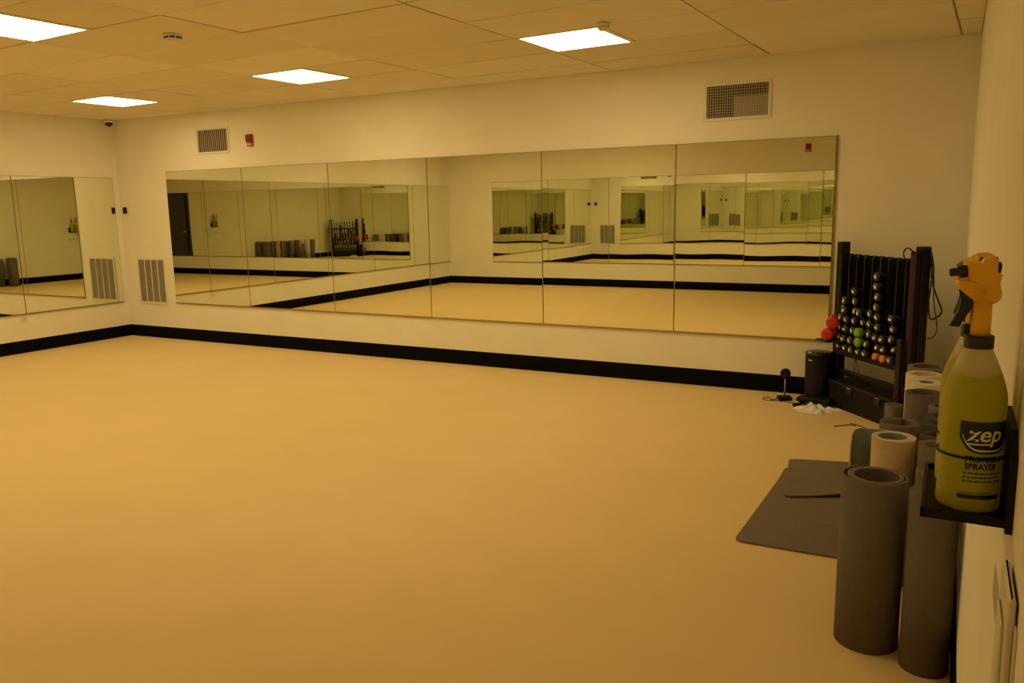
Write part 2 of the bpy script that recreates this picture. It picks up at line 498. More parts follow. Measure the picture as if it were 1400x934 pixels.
for k in range(4):
    o = link('louvre_bank', lme, t, (0.028 + (w - 0.056) * k / 4 + (0.006 if k else 0.003), 0, 0))
    o['kind'] = 'stuff'

def strobe(label, loc, rotz):
    t = thing('fire_strobe', label, 'fire alarm', loc, rotz, 'red fire alarm strobes')
    MB().box((-0.045, -0.020, 0), (0.045, 0, 0.135), bev=0.008).build('back_box', 'red', t)
    MB().box((-0.040, -0.042, 0.045), (0.040, -0.018, 0.130), bev=0.010).build('sounder', 'red', t)
    m = MB()
    for q in range(5):
        m.box((-0.028, -0.044, 0.060 + q * 0.012), (0.028, -0.0415, 0.065 + q * 0.012))
    m.build('sounder_slots', 'black', t)
    MB().loft([[(-0.032, -0.019, 0.008), (0.032, -0.019, 0.008), (0.032, -0.019, 0.042), (-0.032, -0.019, 0.042)],
               [(-0.02, -0.038, 0.016), (0.02, -0.038, 0.016), (0.02, -0.038, 0.034), (-0.02, -0.038, 0.034)]]).build('strobe_lens', 'lens', t)
strobe('red fire alarm strobe on the back wall above the mirror', (2.315, 0, 2.255), 0)
strobe('red fire alarm strobe above the mirrors behind the camera, seen reflected', (7.05, -D, 2.34), PI)

t = thing('thermostat', 'small square thermostat with dark screen beside the back left corner', 'thermostat', (0.118, 0, 1.53))
MB().box((-0.062, -0.010, 0), (0.062, 0, 0.110), bev=0.004).build('wall_plate', 'white', t)
MB().box((-0.046, -0.026, 0.010), (0.046, -0.009, 0.100), bev=0.004).build('housing', 'white', t)
MB().box((-0.040, -0.0285, 0.016), (0.040, -0.0255, 0.094), bev=0.001).build('screen', 'screen', t)

t = thing('security_camera', 'small dark dome security camera under the ceiling in the back left corner', 'camera', (0.10, -0.12, H - 0.004))
MB().lathe([(0.058, 0.0), (0.060, -0.012), (0.054, -0.026), (0.046, -0.030)][::-1], 24).build('mount_ring', 'white', t)
MB().lathe([(0.004, -0.077), (0.020, -0.073), (0.034, -0.062), (0.043, -0.046), (0.046, -0.029)], 24).build('dome', 'blackgloss', t)

def detector(label, loc, r, slots):
    t = thing('smoke_detector', label, 'smoke detector', loc)
    MB().lathe([(r, 0), (r, -0.012), (r * 0.94, -0.016)][::-1], 28).build('base', 'white', t)
    MB().lathe([(r * 0.88, -0.014), (r * 0.88, -0.032), (r * 0.72, -0.042), (r * 0.40, -0.046), (0.004, -0.047)][::-1], 28).build('cover', 'white', t)
    if slots:
        for q in range(8):
            a = 2 * PI * q / 8
            m = MB().box((-0.014, -0.003, -0.029), (0.014, 0.003, -0.020))
            m.build('slot', 'black', t, (r * 0.88 * math.cos(a), r * 0.88 * math.sin(a), 0), (0, 0, a + PI / 2))
detector('round white smoke detector with dark slots on the ceiling, upper left', (4.77, -3.0, H - 0.002), 0.058, True)
detector('small round white ceiling detector beside the right lit panel', (7.225, -1.765, H - 0.002), 0.042, False)

t = thing('wall_outlet', 'ivory duplex outlet low on the left wall under the mirror', 'outlet', (0, -1.36, 0.345), PI / 2)
MB().box((-0.036, -0.006, 0), (0.036, 0, 0.115), bev=0.003).build('cover_plate', 'plate', t)
for z in (0.025, 0.067):
    rc = MB().box((-0.017, -0.009, z), (0.017, -0.005, z + 0.027), bev=0.002).build('receptacle', 'plate', t)
    MB().box((-0.008, -0.0095, z + 0.008), (-0.005, -0.0088, z + 0.019)).box((0.005, -0.0095, z + 0.008), (0.008, -0.0088, z + 0.019)).build('slot', 'black', rc)

# wall plate close to the camera, cut by the frame
t = thing('switch_box', 'ivory surface-mounted electrical box on the right wall at the picture edge', 'outlet', (W, -5.70, 0.86), -PI / 2)
MB().box((-0.085, -0.003, 0.0), (0.085, 0, 0.215), bev=0.001).build('wall_plate', 'plate', t)
MB().box((-0.050, -0.011, 0.0), (0.070, -0.0025, 0.245), bev=0.004).build('housing', 'plate', t)
MB().box((-0.020, -0.015, 0.04), (0.050, -0.0105, 0.205), bev=0.002).build('cover', 'plate', t)
MB().box((-0.080, -0.0055, 0.135), (-0.070, -0.0025, 0.148), bev=0.0008).build('screw', 'black', t)
tag(MB().box((W - 0.0012, -5.585, 0.935), (W - 0.0002, -5.37, 0.985)).build('tape_patch', 'tape'), 'scrap of clear tape on the right wall beside the electrical box', 'tape')

# ---------------------------------------------------------------- yoga mats
def spiral(r_in, r_out, th, h, mats, gap=0.0015, a0=0.0, sgn=1, tail=None, loose=0.0, lt=0.55, seg=30, round_tail=0.0):
    """rolled sheet standing on end: material 0 outside, 1 inside, 2 rims"""
    pitch = th + gap
    turns = (r_out - r_in) / pitch
    n = max(8, int(turns * seg))
    path = []
    for i in range(n + 1):
        q = i / n
        r = r_in + th / 2 + (r_out - r_in - th) * q
        if loose and q > 1 - lt / turns:
            k = (q - (1 - lt / turns)) * turns / lt
            r += loose * k * k * (3 - 2 * k)
        a = a0 + sgn * 2 * PI * turns * (q - 1)
        path.append(Vector((r * math.cos(a), r * math.sin(a))))
    if tail:
        path += [Vector(p) for p in tail]
    m = MB()
    k = len(path)
    vs = []
    for i, p in enumerate(path):
        t = (path[min(i + 1, k - 1)] - path[max(i - 1, 0)]).normalized()
        nrm = Vector((t.y, -t.x)) * sgn
        top = h
        if round_tail:
            d = (path[-1] - p).length
            if d < round_tail and i > k - 20:
                top = h - round_tail + math.sqrt(max(0, round_tail ** 2 - (round_tail - d) ** 2))
        o, q = p + nrm * th / 2, p - nrm * th / 2
        vs += [(o.x, o.y, 0), (o.x, o.y, top), (q.x, q.y, top), (q.x, q.y, 0)]
    fo, fi, ft = [], [], []
    for i in range(k - 1):
        a, b = i * 4, i * 4 + 4
        fo.append((a, b, b + 1, a + 1))
        ft.append((a + 1, b + 1, b + 2, a + 2))
        fi.append((a + 2, b + 2, b + 3, a + 3))
        ft.append((a + 3, b + 3, b, a))
    ft += [(0, 1, 2, 3), (k * 4 - 1, k * 4 - 2, k * 4 - 3, k * 4 - 4)]
    m.add(vs, fo, 0, True)
    off = 0
    for f in fi: m.f.append(f); m.m.append(1); m.smooth.append(True)
    for f in ft: m.f.append(f); m.m.append(2); m.smooth.append(False)
    me = m.mesh('rolled_mat', mats)
    return me
def rolled(label, x, y, me, rz=0.0, tilt=(0, 0)):
    return tag(link('rolled_mat', me, None, (x, y, 0.0005), (tilt[0], tilt[1], rz)), label, 'yoga mat', 'rolled mats along the right wall')
rolled('largest taupe rolled mat, standing nearest the camera', 9.062, -3.825, spiral(0.070, 0.100, 0.006, 0.612, ['matgrey', 'matdark', 'matbrown'], gap=0.003, a0=2.2, loose=0.012, lt=1.2, sgn=-1))
rolled('grey rolled mat against the wall below the spray bottle, at the bottom of the picture', 9.247, -3.925, spiral(0.038, 0.080, 0.007, 0.612, ['matgrey', 'matgrey', 'matgrey'], gap=0.003, a0=1.2, sgn=-1))
rolled('grey rolled mat against the wall just behind the two nearest rolls', 9.247, -3.665, spiral(0.040, 0.076, 0.006, 0.605, ['matgrey', 'matgrey', 'matgrey'], gap=0.004, a0=2.5))
rolled('taupe rolled mat against the wall beside the tan roll', 9.245, -3.345, spiral(0.044, 0.078, 0.006, 0.61, ['matbrown', 'matbrown', 'matbrown'], gap=0.004, a0=2.8))
rolled('tan rolled mat with teal inside and a loose flap', 9.083, -3.285, spiral(0.050, 0.086, 0.006, 0.61, ['mattan', 'matteal', 'matcream'], gap=0.004, a0=1.9, sgn=1, round_tail=0.06,
       tail=[(-0.055, 0.088), (-0.085, 0.088), (-0.115, 0.083), (-0.135, 0.076), (-0.146, 0.066), (-0.153, 0.054), (-0.157, 0.040), (-0.159, 0.026)]))
rolled('charcoal rolled mat against the wall, front of the pair behind the taupe roll', 9.245, -3.150, spiral(0.038, 0.076, 0.006, 0.60, ['matdark', 'matdark', 'matdark'], gap=0.004, a0=2.4))
rolled('mauve grey rolled mat directly behind the tan roll', 9.092, -3.045, spiral(0.052, 0.084, 0.006, 0.61, ['matmauve', 'matmauve', 'matmauve'], gap=0.004, a0=2.6))
rolled('charcoal rolled mat against the wall beside the mauve roll', 9.247, -2.955, spiral(0.034, 0.078, 0.006, 0.60, ['matdark', 'matdark', 'matdark'], gap=0.005, a0=2.0))
rolled('dark rolled mat against the wall, first behind the charcoal pair', 9.250, -2.775, spiral(0.034, 0.072, 0.006, 0.59, ['matdark', 'matdark', 'matdark'], gap=0.004, a0=2.0))
rolled('grey rolled mat against the wall beside the charcoal roll before the cream rolls', 9.255, -2.575, spiral(0.034, 0.070, 0.006, 0.59, ['matgrey', 'matdark', 'matgrey'], gap=0.004, a0=2.0))
rolled('slim grey rolled mat against the wall between the taupe and nearest grey rolls', 9.258, -3.505, spiral(0.034, 0.066, 0.006, 0.58, ['matgrey', 'matdark', 'matgrey'], gap=0.004, a0=2.0))
rolled('charcoal rolled mat standing in front of the cream rolls', 9.165, -2.375, spiral(0.050, 0.090, 0.008, 0.605, ['matmauve', 'matdark', 'matdark'], gap=0.003, a0=2.0))
rolled('cream rolled mat with pale green core, front of the two cream rolls', 9.168, -2.165, spiral(0.030, 0.086, 0.010, 0.615, ['matcream', 'matteal', 'matcream'], gap=0.004, a0=2.8))
rolled('cream rolled mat with open core, rear of the two cream rolls', 9.150, -1.945, spiral(0.058, 0.094, 0.010, 0.615, ['matcream', 'mattan', 'matcream'], gap=0.002, a0=2.3))
rolled('wide taupe rolled mat behind the cream rolls, nearest the rack', 9.160, -1.700, spiral(0.066, 0.106, 0.008, 0.612, ['matbrown', 'matdark', 'matbrown'], gap=0.003, a0=2.1))
rolled('thin grey rolled mat standing left of the charcoal roll, near the black bin', 9.028, -2.245, spiral(0.020, 0.046, 0.006, 0.50, ['matbrown', 'matgrey', 'matgrey'], gap=0.003, a0=3.0))

def flat_mat(label, name, corners, th, zf, n=16, m2=12, rad=0.035, mat='matbrown'):
    """corners near-left, near-right, far-right, far-left; zf(u,v) gives the lift"""
    c = [Vector(p) for p in corners]
    wdt = (c[1] - c[0]).length
    lng = (c[3] - c[0]).length
    vs, fs = [], []
    def P(u, v):
        # rounded corners
        du, dv = min(u, 1 - u) * wdt, min(v, 1 - v) * lng
        return (c[0] * (1 - u) + c[1] * u) * (1 - v) + (c[3] * (1 - u) + c[2] * u) * v
    us = sorted(set([0, .012, .03, .06] + [i / n for i in range(1, n)] + [.94, .97, .988, 1]))
    vv = sorted(set([0, .012, .03, .06] + [i / m2 for i in range(1, m2)] + [.94, .97, .988, 1]))
    mb = MB()
    grid = []
    for v in vv:
        row = []
        for u in us:
            # pull the ends of the rows in near the corners
            d = min(v, 1 - v) * lng
            ins = rad - math.sqrt(max(0, rad * rad - (rad - d) ** 2)) if d < rad else 0
            uu = (ins + u * (wdt - 2 * ins)) / wdt
            p = P(uu, v)
            row.append((p.x, p.y, zf(uu, v)))
        grid.append(row)
    nu, nv = len(us), len(vv)
    top = [(x, y, z + th) for r in grid for x, y, z in r]
    bot = [(x, y, z) for r in grid for x, y, z in r]
    N = nu * nv
    f = []
    for j in range(nv - 1):
        for i in range(nu - 1):
            a = j * nu + i
            f.append((a, a + 1, a + nu + 1, a + nu))
            f.append((N + a, N + a + nu, N + a + nu + 1, N + a + 1))
    border = [i for i in range(nu)] + [j * nu + nu - 1 for j in range(1, nv)] + [(nv - 1) * nu + i for i in range(nu - 2, -1, -1)] + [j * nu for j in range(nv - 2, 0, -1)]
    for a, b in zip(border, border[1:] + border[:1]):
        f.append((N + a, N + b, b, a))
    mb.add(top + bot, f, 0, False)
    return tag(mb.build(name, mat), label, 'yoga mat')
flat_mat('taupe exercise mat lying flat on the floor, front one', 'flat_mat', [(8.440, -3.172), (8.965, -3.165), (8.985, -2.09), (8.470, -2.05)], 0.009,
         lambda u, v: 0.0006 + (0.020 * max(0, (v - 0.78) / 0.22) ** 2 * max(0, 1 - u * 1.6)))
flat_mat('taupe exercise mat with a lifted near edge, lying over the front flat mat', 'flat_mat', [(8.545, -2.52), (8.90, -2.345), (8.965, -1.69), (8.452, -1.815)], 0.008,
         lambda u, v: 0.0006 + 0.0315 * min(1, max(0, (0.82 - v) / 0.42)) ** 1 * (1 if v < 0.82 else 0) * (0.42 + 0.58 * max(0, v - .15) / .85 if v > .3 else 0.42) + 0.040 * max(0, u - 0.3) ** 1.6 * max(0, 1 - v / 0.45))

# ---------------------------------------------------------------- dumbbell rack, set across the corner
P0, P1 = Vector((8.522, -0.150)), Vector((9.082, -0.800))
RL = (P1 - P0).length
ang = math.atan2(P1.y - P0.y, P1.x - P0.x)
rack = thing('dumbbell_rack', 'tall black slotted dumbbell rack standing across the back right corner', 'rack', (P0.x, P0.y, 0), ang)
# local frame: x along the rack, -y towards the room, z up
post_me = MB().box((-0.033, -0.035, 0.0), (0.033, 0.035, 1.240), bev=0.006).mesh('post', 'blackmetal')
foot_me = MB().box((-0.030, -0.145, 0.0), (0.030, 0.125, 0.045), bev=0.006).mesh('foot', 'blackmetal')
for x in (0.0, RL):
    link('post', post_me, rack, (x, 0.0, 0.045))
    link('foot', foot_me, rack, (x, 0, 0.0))
for o in [c for c in rack.children if c.name.startswith('post')]:
    o.scale.z = 1.195 / 1.240
NCH = 9
x0, x1 = 0.033, RL - 0.033
cwid = (x1 - x0) / NCH
fin = MB().prism([(0.0, 0.42), (0.105, 0.42), (0.105, 1.135), (0.090, 1.150), (0.015, 1.150), (0.0, 1.135)], -0.007, 0.007)
fin.v = [(y, x, z) for x, y, z in fin.v]
fin.f = [tuple(reversed(f)) for f in fin.f]
fin_me = fin.mesh('slot_divider', 'blackmetal')
for k in range(NCH + 1):
    link('slot_divider', fin_me, rack, (x0 + cwid * k, -0.03, 0))
MB().box((x0, -0.075, 0.405), (x1, 0.10, 0.420), bev=0.003).box((x0, -0.078, 0.395), (x1, -0.066, 0.437), bev=0.003).build('tray', 'blackmetal', rack)
MB().box((x0, 0.060, 0.90), (x1, 0.076, 0.94)).box((x0, 0.060, 0.52), (x1, 0.076, 0.56)).build('rear_rail', 'blackmetal', rack)
MB().box((x0 - 0.01, -0.035, 0.235), (x1 + 0.01, 0.012, 0.272), bev=0.005).build('lower_bar', 'blackmetal', rack)
MB().box((-0.062, -0.165, 0.488), (0.085, -0.106, 0.499), bev=0.003).box((-0.062, -0.108, 0.488), (0.030, -0.034, 0.499), bev=0.003).build('side_shelf', 'blackmetal', rack)
MB().tube([(RL, -0.03, 1.20), (RL, -0.075, 1.20), (RL, -0.085, 1.215)], 0.007).tube([(RL + 0.03, 0, 1.215), (RL + 0.06, 0, 1.215), (RL + 0.066, 0, 1.228)], 0.005).build('hook', 'blackmetal', rack)

def rack_pt(x, y, z):
    c, s = math.cos(ang), math.sin(ang)
    return (P0.x + x * c - y * s, P0.y + x * s + y * c, z)
# one dumbbell: axis along local y, resting on z=0 at its heads
def dumbbell_meshes(r, ln, matname, printed):
    pr = [(r * 0.55, 0), (r * 0.86, 0.004), (r, 0.014), (r, ln * 0.25), (r * 0.86, ln * 0.31), (r * 0.42, ln * 0.335)]
    h = MB().lathe(pr, 8, smooth=True).mesh('head', matname)
    hd = MB().lathe([(r * 0.40, ln * 0.325), (r * 0.36, ln * 0.4), (r * 0.40, ln * 0.5), (r * 0.36, ln * 0.6), (r * 0.40, ln * 0.675)], 10).mesh('handle', matname)
    lb = None
    if printed:
        lb = MB().lathe([(r * 0.50, 0.0006), (r * 0.50, -0.0007)], 6, smooth=False).mesh('weight_print', 'print')
    return h, hd, lb
DBS = {}
def dumbbell(label, x, y, z, r, ln, matname, printed, roll, rz=0.0, group='dumbbells on the rack', cat='dumbbell'):
    key = (round(r, 4), ln, matname)
    if key not in DBS: DBS[key] = dumbbell_meshes(r, ln, matname, printed)
    h, hd, lb = DBS[key]
    t = thing('dumbbell', label, cat, rack_pt(x, y, z), ang + rz, group)
    q = Matrix.Rotation(-PI / 2, 4, 'X') @ Matrix.Rotation(roll, 4, 'Z')
    for k in range(2):
        m = Matrix.Translation((0, 0, r)) @ (q if k == 0 else Matrix.Translation((0, ln, 0)) @ Matrix.Rotation(PI, 4, 'Z') @ q)
        o = link('head', h, t)
        o.matrix_local = m
        if lb:
            p = link('weight_print', lb, o)
            p.scale = (1.0, 0.62, 1.0)
            p.rotation_euler = (0, 0, random.uniform(0, 3))
    o = link('handle', hd, t)
    o.matrix_local = Matrix.Translation((0, 0, r)) @ q
counts = [5, 6, 7, 5, 5, 9, 3, 5, 0]
special = {(3, 1): 'greenvinyl', (3, 2): 'greenvinyl', (6, 0): 'orangevinyl', (5, 0): 'orangevinyl'}
cname = {'greenvinyl': 'lime green', 'orangevinyl': 'small orange'}
R0 = 0.0365
for c, n in enumerate(counts):
    z = 0.4205
    for l in range(n):
        mt = special.get((c, l), 'neoprene')
        r = R0 * random.uniform(0.96, 1.0) if mt != 'orangevinyl' else 0.029
        where = 'resting on the tray' if l == 0 else ('topmost of its stack' if l == n - 1 else '%s from the bottom' % ORD[l])
        lab = '%s dumbbell in the %s rack slot from the left, %s' % (cname.get(mt, 'black'), ORD[c], where)
        dumbbell(lab, x0 + cwid * (c + 0.5) + random.uniform(-.001, .001), -0.075 + random.uniform(-0.026, 0.014) - (0.012 if mt != 'neoprene' else 0) + (0.03 if c == 0 else 0), z, r, 0.165, mt, mt == 'neoprene', random.uniform(0, 0.7))
        z += 2 * r + 0.0003
def rack_local(wx, wy):
    c, q = math.cos(ang), math.sin(ang)
    return ((wx - P0.x) * c + (wy - P0.y) * q, -(wx - P0.x) * q + (wy - P0.y) * c)
dumbbell('red dumbbell on the side shelf of the rack, lower one', *rack_local(8.449, -0.315), 0.4995, 0.050, 0.17, 'redvinyl', False, 0.2, rz=-ang - 0.1)
dumbbell('red dumbbell on the side shelf of the rack, propped on the other red one', *rack_local(8.487, -0.325), 0.5915, 0.050, 0.17, 'redvinyl', False, 0.3, rz=-ang + 0.05)

# bands and straps hung on the right post
def band(label, x, y, ztop, zbot, wd, mat, lean=0.0):
    m = MB()
    pts = []
    n = 14
    R = 0.012
    for i in range(n + 1):
        a = PI * i / n
        pts.append((R * math.cos(a), ztop + R * math.sin(a)))
    for i in range(n + 1):
        a = PI + PI * i / n
        pts.append((R * 1.4 * math.cos(a), zbot + R * 1.4 * math.sin(a)))
    th = 0.003
    outer = [(-wd / 2, q, zz) for q, zz in pts]
    cx = 0
    ring = []
    for q, zz in pts:
        d = Vector((q, zz - (ztop if zz > (ztop + zbot) / 2 else zbot)))
        d = d.normalized() * th if d.length else d
        l = lean * (ztop - zz)
        ring.append([(-wd / 2 + l, q, zz), (wd / 2 + l, q, zz), (wd / 2 + l, q - d.x, zz - d.y), (-wd / 2 + l, q - d.x, zz - d.y)])
    ring.append(ring[0])
    m.loft(ring, 0, True, False, True)
    o = m.build('resistance_band', mat)
    o.location = rack_pt(x, y, 0)
    o.rotation_euler = (0, 0, ang)
    return tag(o, label, 'exercise band', 'bands hanging on the rack')
band('wide dark purple exercise band hanging full length from the right post of the rack', RL, -0.060, 1.195, 0.32, 0.060, 'purple')
band('narrow dark purple exercise band hanging over the last filled slot of the rack', RL - 0.035, -0.105, 0.615, 0.13, 0.045, 'purple')
def strap(label, pts, r):
    # smooth the polyline
    P = [Vector(p) for p in pts]
    out = []
    for i in range(len(P) - 1):
        a, b, c, d = P[max(i - 1, 0)], P[i], P[i + 1], P[min(i + 2, len(P) - 1)]
        for k in range(6):
            t = k / 6
            out.append(0.5 * ((2 * b) + (c - a) * t + (2 * a - 5 * b + 4 * c - d) * t * t + (3 * b - a - 3 * c + d) * t ** 3))
    out.append(P[-1])
    return out
bx, by, bz = 9.125, -0.83, 1.212
s1 = [(0, 0, 0), (0.02, 0, -0.10), (0.025, 0, -0.22), (0.06, 0, -0.32), (0.083, 0, -0.38), (0.07, 0, -0.42), (0.02, 0, -0.44), (0.005, 0, -0.33), (0.012, 0, -0.2), (0.005, 0, -0.02)]
tag(MB().tube(strap('', [(bx + p[0], by - 0.004, bz + p[2]) for p in s1], 0), 0.006, 6).build('hanging_strap', 'webbing'), 'black looped strap hanging from the right post of the rack', 'strap', 'straps hanging on the rack')
s2 = [(0, 0, 0), (0.025, 0, -0.16), (0.035, 0, -0.33), (0.058, 0, -0.46), (0.062, 0, -0.52), (0.045, 0, -0.565), (0.005, 0, -0.575)]
tag(MB().tube(strap('', [(bx + p[0], by + 0.012, bz + p[2]) for p in s2], 0), 0.0035, 6).build('hanging_strap', 'webbing'), 'thin black cord hanging lowest from the right post of the rack', 'strap', 'straps hanging on the rack')
s3 = [rack_pt(RL - 0.02 + dx, -0.05 - 0.03, 1.20 + dz) for dx, dz in [(0.01, 0.012), (-0.02, 0.03), (-0.055, 0.022), (-0.07, -0.005), (-0.06, -0.035), (-0.04, -0.045)]]
tag(MB().tube(strap('', s3, 0), 0.005, 6).build('hanging_strap', 'webbing'), 'short black handle loop curling over the top of the right rack post', 'strap', 'straps hanging on the rack')
s4 = [rack_pt(0.30, -0.072, 0.394), rack_pt(0.285, -0.06, 0.35), rack_pt(0.26, -0.04, 0.30), rack_pt(0.25, -0.030, 0.273)]
tag(MB().tube(strap('', s4, 0), 0.002, 6).tube(strap('', [rack_pt(0.305, -0.07, 0.394), rack_pt(0.315, -0.055, 0.34), rack_pt(0.305, -0.038, 0.274)], 0), 0.002, 6).build('thin_cord', 'webbing'), 'thin dark cord hanging under the rack tray', 'cord')

# black bin under the rack
t = thing('storage_bin', 'long low black plastic bin on the floor under the rack', 'bin', (P0.x, P0.y, 0), ang)
b0, b1, ya, yb, hh = 0.075, RL - 0.06, -0.125, 0.14, 0.205
rings = []
for z, k in ((0, 0.014), (0.01, 0.008), (hh - 0.03, 0.0)):
    rings.append([(b0 + k, ya + k, z), (b1 - k, ya + k, z), (b1 - k, yb - k, z), (b0 + k, yb - k, z)])
MB().loft(rings).build('body', 'black', t)
MB().box((b0 - 0.006, ya - 0.006, hh - 0.03), (b1 + 0.006, yb + 0.006, hh), bev=0.008).build('lid', 'black', t)
for x in (0.30, 0.62):
    MB().box((x, ya - 0.010, hh - 0.07), (x + 0.06, ya - 0.001, hh - 0.02), bev=0.003).build('latch', 'blackgloss', t)

# round black can with a flat lid by the mirror
t = thing('waste_can', 'black cylindrical waste can with flat lid beside the rack', 'waste can', (8.385, -0.190, 0))
MB().lathe([(0.092, 0.0), (0.096, 0.006), (0.097, 0.05), (0.100, 0.350), (0.098, 0.358)], 36).build('body', 'black', t)
MB().lathe([(0.090, 0.357), (0.091, 0.366)], 36).build('collar', 'blackmetal', t)
MB().lathe([(0.098, 0.366), (0.102, 0.371), (0.102, 0.386), (0.096, 0.393), (0.06, 0.395), (0.004, 0.395)], 36).build('lid', 'blackgloss', t)
MB().box((-0.018, -0.005, -0.006), (0.018, 0.001, 0.006), bev=0.002).build('badge', 'steel', t, (-0.048, -0.087, 0.335), (0, 0, -0.5))
# low black step in front of it
t = thing('step_platform', 'low flat black step platform on the floor in front of the waste can', 'step', (8.40, -0.355, 0), -0.12)
MB().box((-0.135, -0.055, 0.030), (0.115, 0.050, 0.062), bev=0.008).build('top', 'black', t)
for x in (-0.115, 0.075):
    for y in (-0.048, 0.018):
        MB().box((x, y, 0), (x + 0.025, y + 0.025, 0.031), bev=0.003).build('foot', 'black', t)

# small device with round head
t = thing('stand_device', 'small black device with a round head on a thin stem and square base', 'device', (8.150, -0.255, 0), 0.45)
MB().box((-0.052, -0.042, 0), (0.052, 0.042, 0.030), bev=0.008).build('base', 'black', t)
MB().lathe([(0.006, 0.029), (0.005, 0.10), (0.005, 0.175)], 12).build('stem', 'steel', t)
MB().lathe([(0.030, -0.014), (0.039, -0.010), (0.041, 0.0), (0.039, 0.010), (0.034, 0.014), (0.004, 0.014)], 28, xf=axis_xf((0, 0, 0.212), (0.0, -1, 0.1))).build('head', 'black', t)
MB().lathe([(0.024, 0.0), (0.020, 0.002), (0.004, 0.003)], 24, xf=axis_xf((0, -0.0135, 0.2134), (0.0, -1, 0.1))).build('lens', 'blackgloss', t)
cp = [(8.095, -0.265, 0.004), (8.06, -0.30, 0.003), (8.03, -0.235, 0.003), (7.99, -0.27, 0.003), (8.01, -0.33, 0.003), (8.10, -0.325, 0.003), (8.20, -0.335, 0.003), (8.255, -0.375, 0.003)]
inv = (Matrix.Translation((8.150, -0.255, 0)) @ Matrix.Rotation(0.45, 4, 'Z')).inverted()
MB().tube([inv @ q for q in strap('', cp, 0)], 0.003, 6).build('power_cord', 'webbing', t)
t = thing('power_adapter', 'small black power adapter on the floor beside the white cloth', 'adapter', (8.275, -0.44, 0), 0.6)
MB().box((-0.030, -0.018, 0), (0.030, 0.018, 0.026), bev=0.004).build('body', 'black', t)
MB().box((0.029, -0.010, 0.008), (0.044, -0.007, 0.018)).box((0.029, 0.007, 0.008), (0.044, 0.010, 0.018)).build('prong', 'steel', t)

# crumpled cloth
n = 46
vs, fs = [], []
for i in range(n + 1):
    for j in range(n + 1):
        u, v = i / n * 2 - 1, j / n * 2 - 1
        a = math.atan2(v, u)
        edge = 1 + 0.16 * math.sin(3 * a + 1) + 0.10 * math.sin(7 * a)
        rr = max(abs(u), abs(v))
        k = rr / max(1e-6, math.hypot(u, v))
        x, y = u * k * edge * 0.165, v * k * edge * 0.095
        q = Vector((x * 13, y * 17, 3.1))
        z = abs(noise.noise(q)) * 0.066 + abs(noise.noise(q * 2.1)) * 0.014
        z = 0.075 * (1 - rr ** 3) * (0.15 + 16 * z) * 0.8 + 0.004
        vs.append((x, y, 0.0025 if rr > 0.999 else z))
nb = len(vs)
for i in range(n):
    for j in range(n):
        a = i * (n + 1) + j
        fs.append((a, a + n + 1, a + n + 2, a + 1))
vs += [(x, y, 0.0005) for x, y, z in vs]
for i in range(n):
    for j in range(n):
        a = nb + i * (n + 1) + j
        fs.append((a, a + 1, a + n + 2, a + n + 1))
ring = [i * (n + 1) for i in range(n + 1)] + [n * (n + 1) + j for j in range(1, n + 1)] + [i * (n + 1) + n for i in range(n - 1, -1, -1)] + [j for j in range(n - 1, 0, -1)]
for a, b in zip(ring, ring[1:] + ring[:1]):
    fs.append((a, b, nb + b, nb + a))
tag(MB().add(vs, fs, 0, True).build('crumpled_cloth', 'cloth', None, (8.428, -0.515, 0), (0, 0, 0.15)), 'crumpled white cloth on the floor in front of the black step', 'cloth')
# loose cord end on the floor
tw = [(8.60, -0.92, 0.003), (8.65, -0.875, 0.003), (8.69, -0.84, 0.004), (8.73, -0.845, 0.003)]
tag(MB().tube(strap('', tw, 0), 0.003, 6).tube(strap('', [(8.69, -0.79, 0.003), (8.74, -0.83, 0.003), (8.79, -0.875, 0.003), (8.85, -0.90, 0.003)], 0), 0.003, 6).build('loose_string', 'webbing'), 'thin dark loose strings on the floor in front of the black bin', 'string')

# ---------------------------------------------------------------- spray bottles in their wall holder
BR = 0.0386
BZ = 1.136
def wrap(s, z, off):
    a = s / BR
    return ((BR + off) * math.sin(a), -(BR + off) * math.cos(a), z)
def text_mesh(txt, size, shear=0.0, bold=0.0, sx=1.0):
    cu = bpy.data.curves.new('lettering', 'FONT')
    cu.body = txt
    cu.size = 1.0
    cu.shear = shear
    cu.offset = bold
    cu.resolution_u = 3
    ob = bpy.data.objects.new('lettering', cu)
    COL.objects.link(ob)
    bpy.context.view_layer.update()
    me = bpy.data.meshes.new_from_object(ob.evaluated_get(bpy.context.evaluated_depsgraph_get()))
    bpy.data.objects.remove(ob)
    vs = [Vector(v.co) for v in me.vertices]
    fs = [tuple(p.vertices) for p in me.polygons]
    bpy.data.meshes.remove(me)
    return [(v.x * size * sx, v.y * size) for v in vs], fs
def put_text(mb, txt, s0, z0, size, width=None, shear=0.0, bold=0.0, off=0.0006):
    vs, fs = text_mesh(txt, size, shear, bold)
    xs = [v[0] for v in vs]
    k = (width / (max(xs) - min(xs))) if width else 1
    mb.add([wrap(s0 + (x - min(xs)) * k, z0 + y, off) for x, y in vs], fs)
def strip(mb, s0, s1, lo, hi, off, n=24):
    vs, fs = [], []
    for i in range(n + 1):
        s = s0 + (s1 - s0) * i / n
        vs += [wrap(s, lo(s), off), wrap(s, hi(s), off)]
    for i in range(n):
        a = i * 2
        fs.append((a, a + 2, a + 3, a + 1))
    mb.add(vs, fs)

